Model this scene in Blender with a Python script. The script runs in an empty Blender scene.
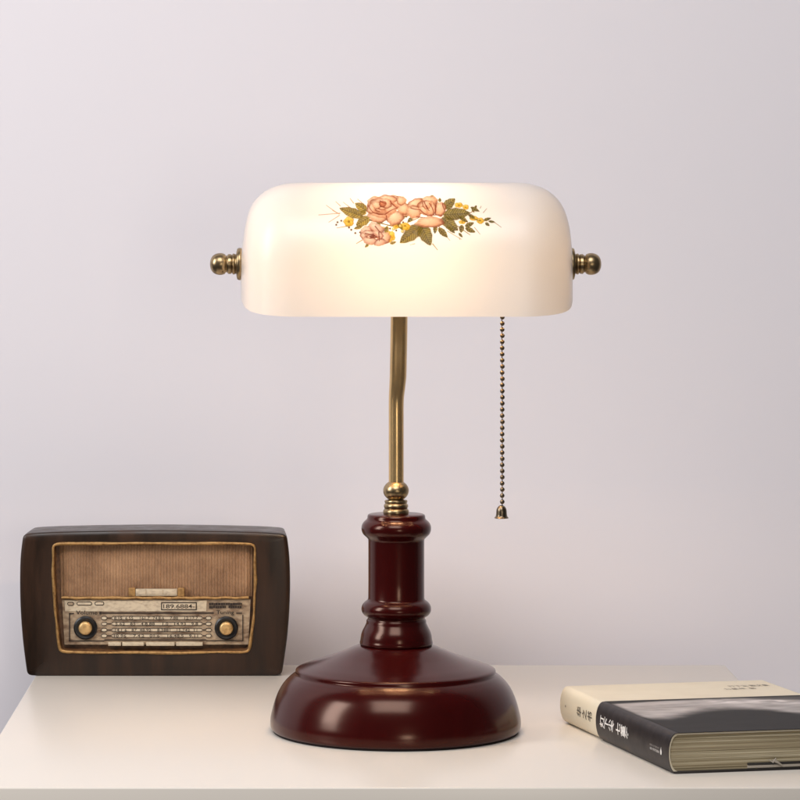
import bpy, bmesh, math, random
import numpy as np
from mathutils import Vector, Matrix

random.seed(7)
K = 0.00072                 # metres per unit
F, U0, V0, H = 3100.0, 310.0, 225.0, 506.0
S = bpy.context.scene
COL = S.collection

def P(u, v, y=0.0):         # where a measured outline point stands on the upright plane at depth y
    d = (F + y) / F
    return ((u - U0) * d, y, H - (v - V0) * d)

# ---------------------------------------------------------------- materials
def newmat(name):
    m = bpy.data.materials.new(name); m.use_nodes = True
    m.node_tree.nodes.clear()
    return m, m.node_tree.nodes, m.node_tree.links

def principled(name, col, rough=0.5, metal=0.0, coat=0.0, coat_rough=0.1, spec=0.5,
               noise=None, bump=None, rough_var=0.0, attr=None):
    """noise=(scale xyz, colour2, lo, hi, detail); bump=(scale, strength, distance)"""
    m, N, L = newmat(name)
    out = N.new('ShaderNodeOutputMaterial'); b = N.new('ShaderNodeBsdfPrincipled')
    L.new(b.outputs[0], out.inputs[0])
    b.inputs['Base Color'].default_value = (*col, 1)
    b.inputs['Roughness'].default_value = rough
    b.inputs['Metallic'].default_value = metal
    b.inputs['Coat Weight'].default_value = coat
    b.inputs['Coat Roughness'].default_value = coat_rough
    b.inputs['Specular IOR Level'].default_value = spec
    tc = N.new('ShaderNodeTexCoord')
    if attr:
        a = N.new('ShaderNodeAttribute'); a.attribute_name = attr
        L.new(a.outputs['Color'], b.inputs['Base Color'])
    if noise:
        sc, c2, lo, hi, det = noise
        mp = N.new('ShaderNodeMapping'); mp.inputs['Scale'].default_value = sc
        n = N.new('ShaderNodeTexNoise'); n.inputs['Scale'].default_value = 1.0
        n.inputs['Detail'].default_value = det; n.inputs['Roughness'].default_value = 0.6
        L.new(tc.outputs['Object'], mp.inputs[0]); L.new(mp.outputs[0], n.inputs['Vector'])
        r = N.new('ShaderNodeValToRGB')
        r.color_ramp.elements[0].position = lo; r.color_ramp.elements[0].color = (*col, 1)
        r.color_ramp.elements[1].position = hi; r.color_ramp.elements[1].color = (*c2, 1)
        L.new(n.outputs['Fac'], r.inputs[0])
        if not attr: L.new(r.outputs[0], b.inputs['Base Color'])
        if rough_var:
            mr = N.new('ShaderNodeMapRange')
            mr.inputs['From Min'].default_value = 0.3; mr.inputs['From Max'].default_value = 0.7
            mr.inputs['To Min'].default_value = rough - rough_var; mr.inputs['To Max'].default_value = rough + rough_var
            L.new(n.outputs['Fac'], mr.inputs[0]); L.new(mr.outputs[0], b.inputs['Roughness'])
    if bump:
        sc, st, di = bump
        mp = N.new('ShaderNodeMapping'); mp.inputs['Scale'].default_value = sc
        n = N.new('ShaderNodeTexNoise'); n.inputs['Scale'].default_value = 1.0; n.inputs['Detail'].default_value = 4
        L.new(tc.outputs['Object'], mp.inputs[0]); L.new(mp.outputs[0], n.inputs['Vector'])
        bp = N.new('ShaderNodeBump'); bp.inputs['Strength'].default_value = st; bp.inputs['Distance'].default_value = di
        L.new(n.outputs['Fac'], bp.inputs['Height']); L.new(bp.outputs[0], b.inputs['Normal'])
    return m

M = {}
M['wall'] = principled('wall_paint', (0.815, 0.78, 0.815), 0.9, spec=0.2, noise=((3, 3, 3), (0.795, 0.76, 0.79), 0.0, 1.0, 3))
M['table'] = principled('white_lacquer', (0.73, 0.68, 0.61), 0.30, spec=0.45, noise=((4, 4, 4), (0.715, 0.665, 0.595), 0.0, 1.0, 2))
M['wood'] = principled('red_mahogany', (0.028, 0.0013, 0.0015), 0.21, coat=0.06, coat_rough=0.14, spec=0.36,
                       noise=((90, 90, 14), (0.034, 0.0018, 0.0020), 0.2, 0.8, 3))
for nd in M['wood'].node_tree.nodes:
    if nd.type == 'BSDF_PRINCIPLED': nd.inputs['Specular Tint'].default_value = (1.0, 0.66, 0.50, 1)
M['brass'] = principled('antique_brass', (0.40, 0.30, 0.165), 0.32, metal=1.0,
                        noise=((160, 160, 160), (0.22, 0.15, 0.08), 0.40, 0.75, 4))
M['tube'] = principled('satin_brass_tube', (0.80, 0.56, 0.27), 0.27, metal=0.88, noise=((60, 60, 60), (0.68, 0.46, 0.21), 0.2, 0.8, 2))
M['brass_dark'] = principled('dark_antique_brass', (0.21, 0.165, 0.11), 0.33, metal=1.0,
                             noise=((400, 400, 400), (0.11, 0.08, 0.055), 0.4, 0.7, 3))
M['felt'] = principled('black_felt', (0.012, 0.008, 0.008), 0.9, spec=0.2)
M['case'] = principled('dark_brown_resin', (0.013, 0.0062, 0.003), 0.36, coat=0.12, coat_rough=0.25, spec=0.36,
                       noise=((60, 60, 9), (0.046, 0.018, 0.007), 0.38, 0.8, 6), rough_var=0.08, bump=((45, 45, 160), 0.25, 0.0005))
M['gold'] = principled('worn_gold_paint', (0.42, 0.245, 0.09), 0.42, metal=0.55,
                       noise=((300, 300, 300), (0.13, 0.055, 0.018), 0.45, 0.78, 5), bump=((420, 420, 420), 0.5, 0.0005))
M['gold_knob'] = principled('gold_knob_paint', (0.62, 0.40, 0.17), 0.38, metal=0.5,
                            noise=((350, 350, 350), (0.28, 0.15, 0.05), 0.5, 0.8, 4), bump=((400, 400, 400), 0.3, 0.0003))
M['black'] = principled('black_knob_paint', (0.006, 0.006, 0.007), 0.35, spec=0.5)
M['panel'] = principled('aged_silver_paint', (0.44, 0.335, 0.225), 0.45, metal=0.15,
                        noise=((110, 110, 220), (0.13, 0.07, 0.038), 0.38, 0.68, 9), rough_var=0.1, bump=((300, 300, 500), 0.5, 0.0004))
M['panel_light'] = principled('pale_silver_paint', (0.60, 0.51, 0.37), 0.42, metal=0.1,
                              noise=((260, 260, 400), (0.33, 0.25, 0.18), 0.45, 0.8, 6), bump=((400, 400, 400), 0.4, 0.0003))
M['ink'] = principled('brown_black_ink', (0.022, 0.012, 0.008), 0.5)
M['recess'] = principled('brown_recess_paint', (0.16, 0.075, 0.03), 0.5, noise=((200, 200, 200), (0.03, 0.012, 0.007), 0.4, 0.75, 5),
                         bump=((260, 260, 260), 0.5, 0.0006))
M['cream'] = principled('cream_paper', (0.67, 0.61, 0.47), 0.42, spec=0.4, noise=((35, 35, 35), (0.63, 0.565, 0.425), 0.35, 0.7, 4))
M['band'] = principled('black_printed_paper', (0.010, 0.008, 0.009), 0.42, spec=0.25, noise=((120, 120, 120), (0.030, 0.024, 0.024), 0.3, 0.7, 4),
                       bump=((90, 90, 90), 0.12, 0.0004))
M['soft_ink'] = principled('soft_brown_ink', (0.09, 0.07, 0.05), 0.5)
M['white_ink'] = principled('white_ink', (0.75, 0.73, 0.70), 0.5)
M['grey_ink'] = principled('grey_ink', (0.30, 0.27, 0.25), 0.5)
M['dark_board'] = principled('black_cover_board', (0.014, 0.011, 0.010), 0.35)
M['edge_grey'] = principled('worn_paper_edge', (0.34, 0.30, 0.25), 0.6)

# grille cloth: vertical ribs and brown staining
def grille_mat():
    m, N, L = newmat('woven_grille_cloth')
    out = N.new('ShaderNodeOutputMaterial'); b = N.new('ShaderNodeBsdfPrincipled'); L.new(b.outputs[0], out.inputs[0])
    b.inputs['Roughness'].default_value = 0.62; b.inputs['Specular IOR Level'].default_value = 0.3
    tc = N.new('ShaderNodeTexCoord')
    n = N.new('ShaderNodeTexNoise'); n.inputs['Scale'].default_value = 22; n.inputs['Detail'].default_value = 10; n.inputs['Roughness'].default_value = 0.7
    L.new(tc.outputs['Object'], n.inputs['Vector'])
    r = N.new('ShaderNodeValToRGB'); L.new(n.outputs['Fac'], r.inputs[0])
    r.color_ramp.elements[0].position = 0.3; r.color_ramp.elements[0].color = (0.15, 0.075, 0.038, 1)
    r.color_ramp.elements[1].position = 0.68; r.color_ramp.elements[1].color = (0.45, 0.265, 0.145, 1)
    w = N.new('ShaderNodeTexWave'); w.wave_type = 'BANDS'; w.bands_direction = 'X'
    w.inputs['Scale'].default_value = 130; w.inputs['Distortion'].default_value = 3.5; w.inputs['Detail'].default_value = 3
    w.inputs['Detail Scale'].default_value = 4
    L.new(tc.outputs['Object'], w.inputs['Vector'])
    mx = N.new('ShaderNodeMix'); mx.data_type = 'RGBA'; mx.blend_type = 'MULTIPLY'
    mr = N.new('ShaderNodeMapRange'); mr.inputs['To Min'].default_value = 0.80; mr.inputs['To Max'].default_value = 1.0
    L.new(w.outputs['Fac'], mr.inputs[0])
    mx.inputs[0].default_value = 1.0
    L.new(r.outputs[0], mx.inputs[6]); L.new(mr.outputs[0], mx.inputs[7]); L.new(mx.outputs[2], b.inputs['Base Color'])
    bp = N.new('ShaderNodeBump'); bp.inputs['Strength'].default_value = 0.6; bp.inputs['Distance'].default_value = 0.0005
    L.new(w.outputs['Fac'], bp.inputs['Height']); L.new(bp.outputs[0], b.inputs['Normal'])
    return m
M['grille'] = grille_mat()

def page_mat():
    m, N, L = newmat('yellowed_page_edges')
    out = N.new('ShaderNodeOutputMaterial'); b = N.new('ShaderNodeBsdfPrincipled'); L.new(b.outputs[0], out.inputs[0])
    b.inputs['Roughness'].default_value = 0.7; b.inputs['Specular IOR Level'].default_value = 0.2
    tc = N.new('ShaderNodeTexCoord')
    def lay(sx, sz, det):
        mp = N.new('ShaderNodeMapping'); mp.inputs['Scale'].default_value = (sx, sx, sz)
        n = N.new('ShaderNodeTexNoise'); n.inputs['Scale'].default_value = 1; n.inputs['Detail'].default_value = det
        L.new(tc.outputs['Object'], mp.inputs[0]); L.new(mp.outputs[0], n.inputs['Vector']); return n
    a = lay(7, 520, 5); c = lay(14, 2800, 4)
    ad = N.new('ShaderNodeMath'); ad.operation = 'MULTIPLY_ADD'; ad.inputs[1].default_value = 0.65
    L.new(a.outputs['Fac'], ad.inputs[0])
    m2 = N.new('ShaderNodeMath'); m2.operation = 'MULTIPLY'; m2.inputs[1].default_value = 0.35
    L.new(c.outputs['Fac'], m2.inputs[0]); L.new(m2.outputs[0], ad.inputs[2])
    r = N.new('ShaderNodeValToRGB'); L.new(ad.outputs[0], r.inputs[0])
    e = r.color_ramp.elements
    e[0].position = 0.34; e[0].color = (0.27, 0.22, 0.145, 1)
    e[1].position = 0.62; e[1].color = (0.56, 0.50, 0.36, 1)
    x = e.new(0.46); x.color = (0.36, 0.30, 0.19, 1)
    L.new(r.outputs[0], b.inputs['Base Color'])
    bp = N.new('ShaderNodeBump'); bp.inputs['Strength'].default_value = 0.7; bp.inputs['Distance'].default_value = 0.0006
    L.new(ad.outputs[0], bp.inputs['Height']); L.new(bp.outputs[0], b.inputs['Normal'])
    return m
M['pages'] = page_mat()

def opal_mat():
    m, N, L = newmat('opal_glass')
    out = N.new('ShaderNodeOutputMaterial')
    d = N.new('ShaderNodeBsdfDiffuse'); d.inputs[0].default_value = (0.95, 0.925, 0.905, 1)
    t = N.new('ShaderNodeBsdfTranslucent'); t.inputs[0].default_value = (0.44, 0.43, 0.415, 1)
    n = N.new('ShaderNodeTexNoise'); n.inputs['Scale'].default_value = 18; n.inputs['Detail'].default_value = 3
    tc = N.new('ShaderNodeTexCoord'); L.new(tc.outputs['Object'], n.inputs['Vector'])
    mr = N.new('ShaderNodeMapRange'); mr.inputs['To Min'].default_value = 0.42; mr.inputs['To Max'].default_value = 0.50
    L.new(n.outputs['Fac'], mr.inputs[0])
    a = N.new('ShaderNodeMixShader'); L.new(mr.outputs[0], a.inputs[0]); L.new(d.outputs[0], a.inputs[1]); L.new(t.outputs[0], a.inputs[2])
    g = N.new('ShaderNodeBsdfGlossy'); g.inputs['Roughness'].default_value = 0.36
    fr = N.new('ShaderNodeFresnel'); fr.inputs[0].default_value = 1.5
    b = N.new('ShaderNodeMixShader'); L.new(fr.outputs[0], b.inputs[0]); L.new(a.outputs[0], b.inputs[1]); L.new(g.outputs[0], b.inputs[2])
    L.new(b.outputs[0], out.inputs[0])
    return m
M['opal'] = opal_mat()

def decal_mat():
    m, N, L = newmat('fired_flower_transfer')
    out = N.new('ShaderNodeOutputMaterial')
    at = N.new('ShaderNodeAttribute'); at.attribute_name = 'paint'
    d = N.new('ShaderNodeBsdfDiffuse'); t = N.new('ShaderNodeBsdfTranslucent')
    L.new(at.outputs['Color'], d.inputs[0]); L.new(at.outputs['Color'], t.inputs[0])
    a = N.new('ShaderNodeMixShader'); a.inputs[0].default_value = 0.62
    L.new(d.outputs[0], a.inputs[1]); L.new(t.outputs[0], a.inputs[2])
    tr = N.new('ShaderNodeBsdfTransparent')
    b = N.new('ShaderNodeMixShader'); L.new(at.outputs['Alpha'], b.inputs[0]); L.new(tr.outputs[0], b.inputs[1]); L.new(a.outputs[0], b.inputs[2])
    L.new(b.outputs[0], out.inputs[0])
    return m
M['decal'] = decal_mat()

def bulb_mat():
    m, N, L = newmat('lit_bulb_glass')
    out = N.new('ShaderNodeOutputMaterial'); e = N.new('ShaderNodeEmission')
    e.inputs[0].default_value = (1.0, 0.65, 0.36, 1); e.inputs[1].default_value = 116.0
    L.new(e.outputs[0], out.inputs[0]); return m
M['bulb'] = bulb_mat()

# ---------------------------------------------------------------- mesh builder (units of K)
class MB:
    def __init__(s): s.v = []; s.f = []; s.m = []
    def add(s, vs, fs, mi=0):
        o = len(s.v); s.v += [tuple(p) for p in vs]
        for f in fs: s.f.append([i + o for i in f]); s.m.append(mi)
        return s
    def box(s, x0, x1, y0, y1, z0, z1, mi=0):
        vs = [(x, y, z) for x in (x0, x1) for y in (y0, y1) for z in (z0, z1)]
        return s.add(vs, [(0,1,3,2),(4,6,7,5),(0,4,5,1),(2,3,7,6),(0,2,6,4),(1,5,7,3)], mi)
    def lathe(s, prof, c, axis='Z', n=96, mi=0, sign=1):
        # prof: list of (r, h); first / last closed when r==0
        vs, fs = [], []
        idx = []
        for r, h in prof:
            if r <= 1e-6:
                idx.append([len(vs)]); vs.append((0, h, r)); 
            else:
                row = []
                for i in range(n):
                    a = 2*math.pi*i/n
                    row.append(len(vs)); vs.append((a, h, r))
                idx.append(row)
        out = []
        for k,(a,h,r) in enumerate(vs):
            ca, sa = (math.cos(a)*r, math.sin(a)*r)
            if axis == 'Z': out.append((c[0]+ca, c[1]+sa, c[2]+h))
            elif axis == 'X': out.append((c[0]+sign*h, c[1]+ca, c[2]+sa*sign))
            else: out.append((c[0]+ca, c[1]-h, c[2]+sa))
        for j in range(len(idx)-1):
            A, B = idx[j], idx[j+1]
            for i in range(n):
                i2 = (i+1) % n
                if len(A) == 1 and len(B) == 1: continue
                if len(A) == 1: fs.append((A[0], B[i2], B[i]))
                elif len(B) == 1: fs.append((A[i], A[i2], B[0]))
                else: fs.append((A[i], A[i2], B[i2], B[i]))
        return s.add(out, fs, mi)
    def tube(s, path, radii, n=24, closed=False, mi=0, caps=True):
        path = [Vector(p) for p in path]; m_ = len(path)
        if isinstance(radii, (int, float)): radii = [radii]*m_
        vs, fs = [], []
        up = None
        for i in range(m_):
            if closed: t = path[(i+1)%m_] - path[i-1]
            else: t = path[min(i+1,m_-1)] - path[max(i-1,0)]
            t.normalize()
            if up is None:
                ref = Vector((0,1,0)) if abs(t.y) < 0.9 else Vector((1,0,0))
                up = (ref - t*ref.dot(t)).normalized()
            else: up = (up - t*up.dot(t)).normalized()
            sd = t.cross(up)
            for k in range(n):
                a = 2*math.pi*k/n
                vs.append(path[i] + (up*math.cos(a) + sd*math.sin(a))*radii[i])
        segs = m_ if closed else m_-1
        for i in range(segs):
            for k in range(n):
                a, b = i*n+k, i*n+(k+1)%n
                c, d = ((i+1)%m_)*n+(k+1)%n, ((i+1)%m_)*n+k
                fs.append((a, d, c, b))
        if caps and not closed:
            fs.append(tuple(range(n))); fs.append(tuple(reversed([(m_-1)*n+k for k in range(n)])))
        return s.add(vs, fs, mi)
    def prism(s, poly, y0, y1, mi=0):      # poly in x,z ; y0 front
        n = len(poly)
        vs = [(x, y0, z) for x, z in poly] + [(x, y1, z) for x, z in poly]
        fs = [tuple(range(n)), tuple(reversed(range(n, 2*n)))]
        for i in range(n):
            j = (i+1) % n; fs.append((i, i+n, j+n, j))
        return s.add(vs, fs, mi)
    def ball(s, c, r, mi=0, n=16, sz=1.0):
        pr = [(r*math.sin(math.pi*i/(n//2)), -r*sz*math.cos(math.pi*i/(n//2))) for i in range(n//2+1)]
        pr[0] = (0, -r*sz); pr[-1] = (0, r*sz)
        return s.lathe(pr, c, n=n, mi=mi)
    def text(s, body, fn, mi=0, bold=0.0):
        """fn maps normalised (0..1, 0..1) text box coordinates (and a lift) to 3-D"""
        cu = bpy.data.curves.new('writing', 'FONT'); cu.body = body; cu.resolution_u = 3; cu.offset = bold
        o = bpy.data.objects.new('writing', cu); COL.objects.link(o)
        dg = bpy.context.evaluated_depsgraph_get()
        me = o.evaluated_get(dg).to_mesh()
        vs = [tuple(v.co) for v in me.vertices]; fs = [tuple(p.vertices) for p in me.polygons]
        o.evaluated_get(dg).to_mesh_clear()
        bpy.data.objects.remove(o); bpy.data.curves.remove(cu)
        if not vs: return s
        x0, x1 = min(v[0] for v in vs), max(v[0] for v in vs)
        y0, y1 = min(v[1] for v in vs), max(v[1] for v in vs)
        return s.add([fn((v[0]-x0)/(x1-x0+1e-9), (v[1]-y0)/(y1-y0+1e-9)) for v in vs], fs, mi)
    def build(s, name, mats, parent=None, angle=38, recalc=True, bevel=None):
        o0 = parent_world(parent)
        me = bpy.data.meshes.new(name)
        me.from_pydata([(x*K-o0[0], y*K-o0[1], z*K-o0[2]) for x, y, z in s.v], [], s.f)
        me.update()
        if not isinstance(mats, (list, tuple)): mats = [mats]
        for m in mats: me.materials.append(m)
        me.polygons.foreach_set('material_index', s.m)
        if recalc or bevel:
            bm = bmesh.new(); bm.from_mesh(me)
            if recalc: bmesh.ops.recalc_face_normals(bm, faces=bm.faces)
            if bevel:
                ed = [e for e in bm.edges if len(e.link_faces) == 2 and e.calc_face_angle(0) > 0.6]
                bmesh.ops.bevel(bm, geom=ed, offset=bevel*K, segments=3, profile=0.5, affect='EDGES')
            bm.to_mesh(me); bm.free()
        me.polygons.foreach_set('use_smooth', [True]*len(me.polygons))
        me.set_sharp_from_angle(angle=math.radians(angle))
        o = bpy.data.objects.new(name, me); COL.objects.link(o)
        if parent: o.parent = parent
        return o

WORLD = {}
def parent_world(p):
    if p is None: return (0, 0, 0)
    return WORLD.get(p.name, (0, 0, 0))
def thing(name, loc, label, cat):
    o = bpy.data.objects.new(name, None); COL.objects.link(o)
    o.location = [c*K for c in loc]; o.empty_display_size = 0.02
    WORLD[o.name] = tuple(c*K for c in loc)
    o['label'] = label; o['category'] = cat
    return o
def sub(o, parent):          # meshes under a thing keep the thing's own frame
    WORLD[o.name] = parent_world(parent); return o

def smooth_profile(pts, n=6):
    """Catmull-Rom through (r,h) points"""
    out = []
    m_ = len(pts)
    for i in range(m_-1):
        p0 = pts[max(i-1,0)]; p1 = pts[i]; p2 = pts[i+1]; p3 = pts[min(i+2,m_-1)]
        for k in range(n):
            t = k/n
            q = [0.5*((2*p1[j]) + (-p0[j]+p2[j])*t + (2*p0[j]-5*p1[j]+4*p2[j]-p3[j])*t*t + (-p0[j]+3*p1[j]-3*p2[j]+p3[j])*t**3) for j in (0,1)]
            out.append((max(q[0],0.0), q[1]))
    out.append(pts[-1]); return out

# ---------------------------------------------------------------- setting
w = MB(); w.add([(-4200, 570, -1500), (4600, 570, -1500), (4600, 570, 3200), (-4200, 570, 3200)], [(0,1,2,3)])
wall = w.build('wall', M['wall']); wall['kind'] = 'structure'

# table: rectangle, top surface z=0
yf, yb = F*H/(787.6-V0)-F, F*H/(665.0-V0)-F
def onz(u, v, z=0): 
    d = F*(H-z)/(v-V0); return ((u-U0)*d/F, d-F)
xl = (onz(36, 672)[0] + onz(1, 735)[0])/2
xr = onz(725.5, 665.5)[0]
t = thing('table', ((xl+xr)/2, (yf+yb)/2, -60), 'plain cream-white tabletop with a thin front edge, carrying the lamp, radio and book', 'table')
b = MB(); b.box(xl, xr, yf, yb, -60, 0); b.build('tabletop', M['table'], t, bevel=1.6)

# ---------------------------------------------------------------- lamp
AX = 395 - U0 + 0.5
lamp = thing('desk_lamp', (AX, 0, 0), 'lit banker style desk lamp with white flowered glass shade and dark red wooden base', 'lamp')
def Z(v): return H + V0 - v
b = MB()
b.lathe([(0, 0.0), (121, 0.0), (122.5, 0.8), (122.5, 2.4), (118, 2.6), (0, 2.6)], (AX, 0, 0), n=160); b.build('felt_pad', M['felt'], lamp)
prof = [(122.8, 2.2), (124.4, 4), (125.2, 8), (124.9, 14), (123.4, 21), (121.2, 29), (118.2, 37), (114.2, 44.5), (109.5, 50.5), (104.5, 55), (101.2, 57.3)]
prof = smooth_profile(prof, 5)
prof = [(0, 2.2), (118, 2.2)] + prof + [(100.2, 58.0), (99.9, 59.0), (100.1, 60.6), (99.6, 61.8), (98.0, 62.8)]
prof += smooth_profile([(96, 63.6), (88, 66.6), (76, 70.6), (62, 75.6), (50, 80.6), (42, 84.0), (37, 85.8), (33, 86.6)], 5) + [(0, 86.6)]
b = MB(); b.lathe(prof, (AX, 0, 0), n=192); b.build('base', M['wood'], lamp, angle=60)
CX = AX + 0.8
col = [(0, 86.2)] + [(35.0, 86.2), (36.3, 87.0), (36.6, 88.6), (36.3, 90.2)] + smooth_profile([(36.0, 91), (35.3, 96), (33.8, 100.5), (31.5, 105), (30.2, 107.8)], 3) + \
      [(30.0, 108.4), (29.9, 110.8), (29.2, 111.8), (28.6, 112.6), (28.6, 113.6)] + \
      smooth_profile([(29.6, 114.6), (32.2, 116.2), (34.2, 119), (34.9, 122.2), (34.2, 125.6), (32.4, 128.4), (30, 130.4)], 3) + [(28.6, 131.4), (28.1, 133)] + \
      [(28.0, 150), (28.0, 190), (28.2, 192.2), (29.4, 193.2), (30.2, 194.2)] + \
      smooth_profile([(31.2, 195.0), (33.6, 197.6), (34.8, 201.4), (34.6, 205.4), (33.0, 208.6), (30.8, 210.8)], 3) + \
      [(29.6, 211.8), (29.0, 213.2), (28.9, 214.8), (28.4, 216.2), (27.2, 216.9), (0, 216.9)]
b = MB(); b.lathe(col, (CX, 0, 0), n=128); b.build('column', M['wood'], lamp, angle=50)
# brass collar with ball
SX = 396 - U0
ball_ = [(12.9*math.sin(math.radians(a)), 240.4 - 10.6*math.cos(math.radians(a))) for a in range(35, 150, 6)]
col = [(0, 216.9), (12.4, 216.9), (12.9, 218.2), (13.0, 220.2), (12.2, 221.6), (11.3, 222.4), (11.6, 223.2), (12.2, 224.6), (12.1, 226.2), (11.2, 227.2), (10.7, 227.8),
       (11.1, 228.5), (11.6, 229.6), (11.0, 230.9), (8.2, 231.4)] + ball_ + [(0, 249.6)]
b = MB(); b.lathe(col, (SX, 0, 0), n=96); b.build('collar', M['brass'], lamp, angle=50)
SY = -30
pth = []; rr = []
for q in range(23):
    v = 486-(486-268)*q/22
    t_ = max(0.0, min(1.0, (404-v)/(404-372))); t_ = t_*t_*(3-2*t_)
    t2 = max(0.0, min(1.0, (404-v)/(404-290))); t2 = t2*t2*(3-2*t2)
    pth.append((SX+0.2+1.7*t_+0.6*t2, SY*t2, Z(v))); rr.append(7.5+0.95*t_-0.3*max(0, t2-0.6))
fine, fr_ = [], []
for i in range(len(pth)-1):
    p0, p1, p2, p3 = [Vector(pth[max(0,min(len(pth)-1,j))]) for j in (i-1, i, i+1, i+2)]
    for k in range(5):
        t_ = k/5
        fine.append(0.5*((2*p1)+(-p0+p2)*t_+(2*p0-5*p1+4*p2-p3)*t_*t_+(-p0+3*p1-3*p2+p3)*t_**3)); fr_.append(rr[i]*(1-t_)+rr[i+1]*t_)
fine.append(Vector(pth[-1])); fr_.append(rr[-1])
b = MB(); b.tube(fine, fr_, n=64); b.build('stem', M['tube'], lamp, angle=80)

# opal glass shade
SHX, SHZ = 95.6, H - (264.0 - V0)*(F+SY)/F
A_, B_, C_ = 164.2, 92.0, 80.6
GD = [(0,0),(0.5,.12),(1.3,.21),(2.4,.31),(4.9,.53),(7.4,.65),(13.7,.785),(22.4,.885),(31.2,.945),(44.7,.992),(56,1.0),(200,1.0)]
def g_of(d):
    for (a, ga), (c, gc) in zip(GD, GD[1:]):
        if d <= c: return ga + (gc-ga)*(d-a)/(c-a)
    return 1.0
def rimz(y):                 # tilted lower rim (relative to the shade centre)
    return -49.5 + (y + B_) * 0.18
PW = 2.25
def cross(phi):              # phi 0 front .. pi back
    c, s_ = math.cos(phi), math.sin(phi)
    return (-math.copysign(abs(c)**(2/PW), c), abs(s_)**(2/PW))
xs = []
dd = [0, .25, .6, 1.2, 2.0, 3.2, 4.9, 7, 9.5, 12.5, 16, 20, 25, 31, 38, 45, 52, 60]
xs = [-A_ + d for d in dd] + list(np.linspace(-A_+70, A_-70, 26)) + [A_ - d for d in reversed(dd)]
# smooth g with a pass of local averaging for a soft glass corner
def g_s(d):
    h = min(3.0, d*0.45)
    return (g_of(max(d-h,0)) + 2*g_of(d) + g_of(d+h))/4 if d > 0.01 else 0.0
NP = 56; NS = 8
vs, fs = [], []
for x in xs:
    d = A_ - abs(x); g = g_s(d)
    row = []
    yfz = -B_*g
    for k in range(NS): row.append((yfz, rimz(yfz)*(1-k/NS)))
    for k in range(NP+1):
        cy, cz = cross(math.pi*k/NP); row.append((B_*g*cy, C_*g*cz))
    for k in range(1, NS+1): row.append((B_*g, rimz(B_*g)*k/NS))
    for (y, z) in row: vs.append((SHX+x, SY+y, SHZ+z))
nr = len(vs)//len(xs)
for i in range(len(xs)-1):
    for k in range(nr-1): fs.append((i*nr+k, i*nr+k+1, (i+1)*nr+k+1, (i+1)*nr+k))
b = MB(); b.add(vs, fs)
shade = b.build('lamp_shade', M['opal'], lamp, angle=180, recalc=False); sub(shade, lamp)
bm = bmesh.new(); bm.from_mesh(shade.data); bmesh.ops.remove_doubles(bm, verts=bm.verts, dist=1e-6)
bmesh.ops.dissolve_degenerate(bm, dist=1e-7, edges=bm.edges)
bmesh.ops.recalc_face_normals(bm, faces=bm.faces); bm.to_mesh(shade.data); bm.free()
for p in shade.data.polygons: p.use_smooth = True
# rolled glass lip along the rim
lip = []
for x in xs: lip.append((SHX+x, SY-B_*g_s(A_-abs(x)), SHZ+rimz(-B_*g_s(A_-abs(x)))))
for x in reversed(xs[1:-1]): lip.append((SHX+x, SY+B_*g_s(A_-abs(x)), SHZ+rimz(B_*g_s(A_-abs(x)))))

# painted flowers -------------------------------------------------
PX = 0.27
u_a, u_b, v_a, v_b = 314, 508, 188, 252
W_, H_ = int((u_b-u_a)/PX), int((v_b-v_a)/PX)
UU, VV = np.meshgrid(np.linspace(u_a, u_b, W_+1), np.linspace(v_a, v_b, H_+1))
IMG = np.zeros((H_+1, W_+1, 4)); IMG[..., :3] = (0.9, 0.75, 0.6)
rs = np.random.RandomState(3)
def sm(x, a, c):
    t_ = np.clip((x-a)/(c-a), 0, 1); return t_*t_*(3-2*t_)
def vnoise(sc, seed):
    r_ = np.random.RandomState(seed); g_ = r_.rand(60, 120)
    x = (UU-u_a)/sc; y = (VV-v_a)/sc
    xi = np.clip(x.astype(int), 0, 118); yi = np.clip(y.astype(int), 0, 58); fx = x-xi; fy = y-yi
    return (g_[yi,xi]*(1-fx)+g_[yi,xi+1]*fx)*(1-fy) + (g_[yi+1,xi]*(1-fx)+g_[yi+1,xi+1]*fx)*fy
N1, N2 = vnoise(1.9, 1), vnoise(4.5, 2)
def comp(col, a):
    a = np.clip(a, 0, 1)[..., None]
    oa = IMG[..., 3:4]
    na = a + oa*(1-a)
    IMG[..., :3] = np.where(na > 1e-4, (np.asarray(col)*a + IMG[..., :3]*oa*(1-a))/np.maximum(na, 1e-4), IMG[..., :3])
    IMG[..., 3:4] = na
def petal(cx, cy, rx, ry, rot=0, base=(0.80, 0.45, 0.27), light=(0.97, 0.79, 0.61), edge=(0.27, 0.07, 0.035), ew=0.34, al=0.90, lx=-0.3, ly=-0.4):
    a = math.radians(rot); x = UU-cx; y = VV-cy
    X = (x*math.cos(a)+y*math.sin(a))/rx; Y = (-x*math.sin(a)+y*math.cos(a))/ry
    th = np.arctan2(Y, X)
    r = np.sqrt(X*X+Y*Y)*(1+0.06*np.sin(3*th+cx)+0.04*np.sin(7*th+cy)) + (N1-0.5)*0.10
    aa = 1-sm(r, 0.96-0.5/min(rx,ry)*0.5, 1.0+0.35/min(rx,ry))
    d = np.clip(np.sqrt((X-lx)**2+(Y-ly)**2)/1.3 + (N1-0.5)*0.25, 0, 1)[..., None]
    c = np.asarray(light)*(1-d) + np.asarray(base)*d
    streak = 0.5+0.5*np.sin(th*11+N2*4)
    c = c*(1-0.22*(streak*np.clip(r,0,1))[..., None])
    e = (sm(r, 1-ew-0.15, 1.0)*(0.35+0.65*sm(np.sin(th+1.2+cx*0.7), -0.5, 0.7)))[..., None]
    c = c*(1-e) + np.asarray(edge)*e
    comp(c, aa*al)
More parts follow.
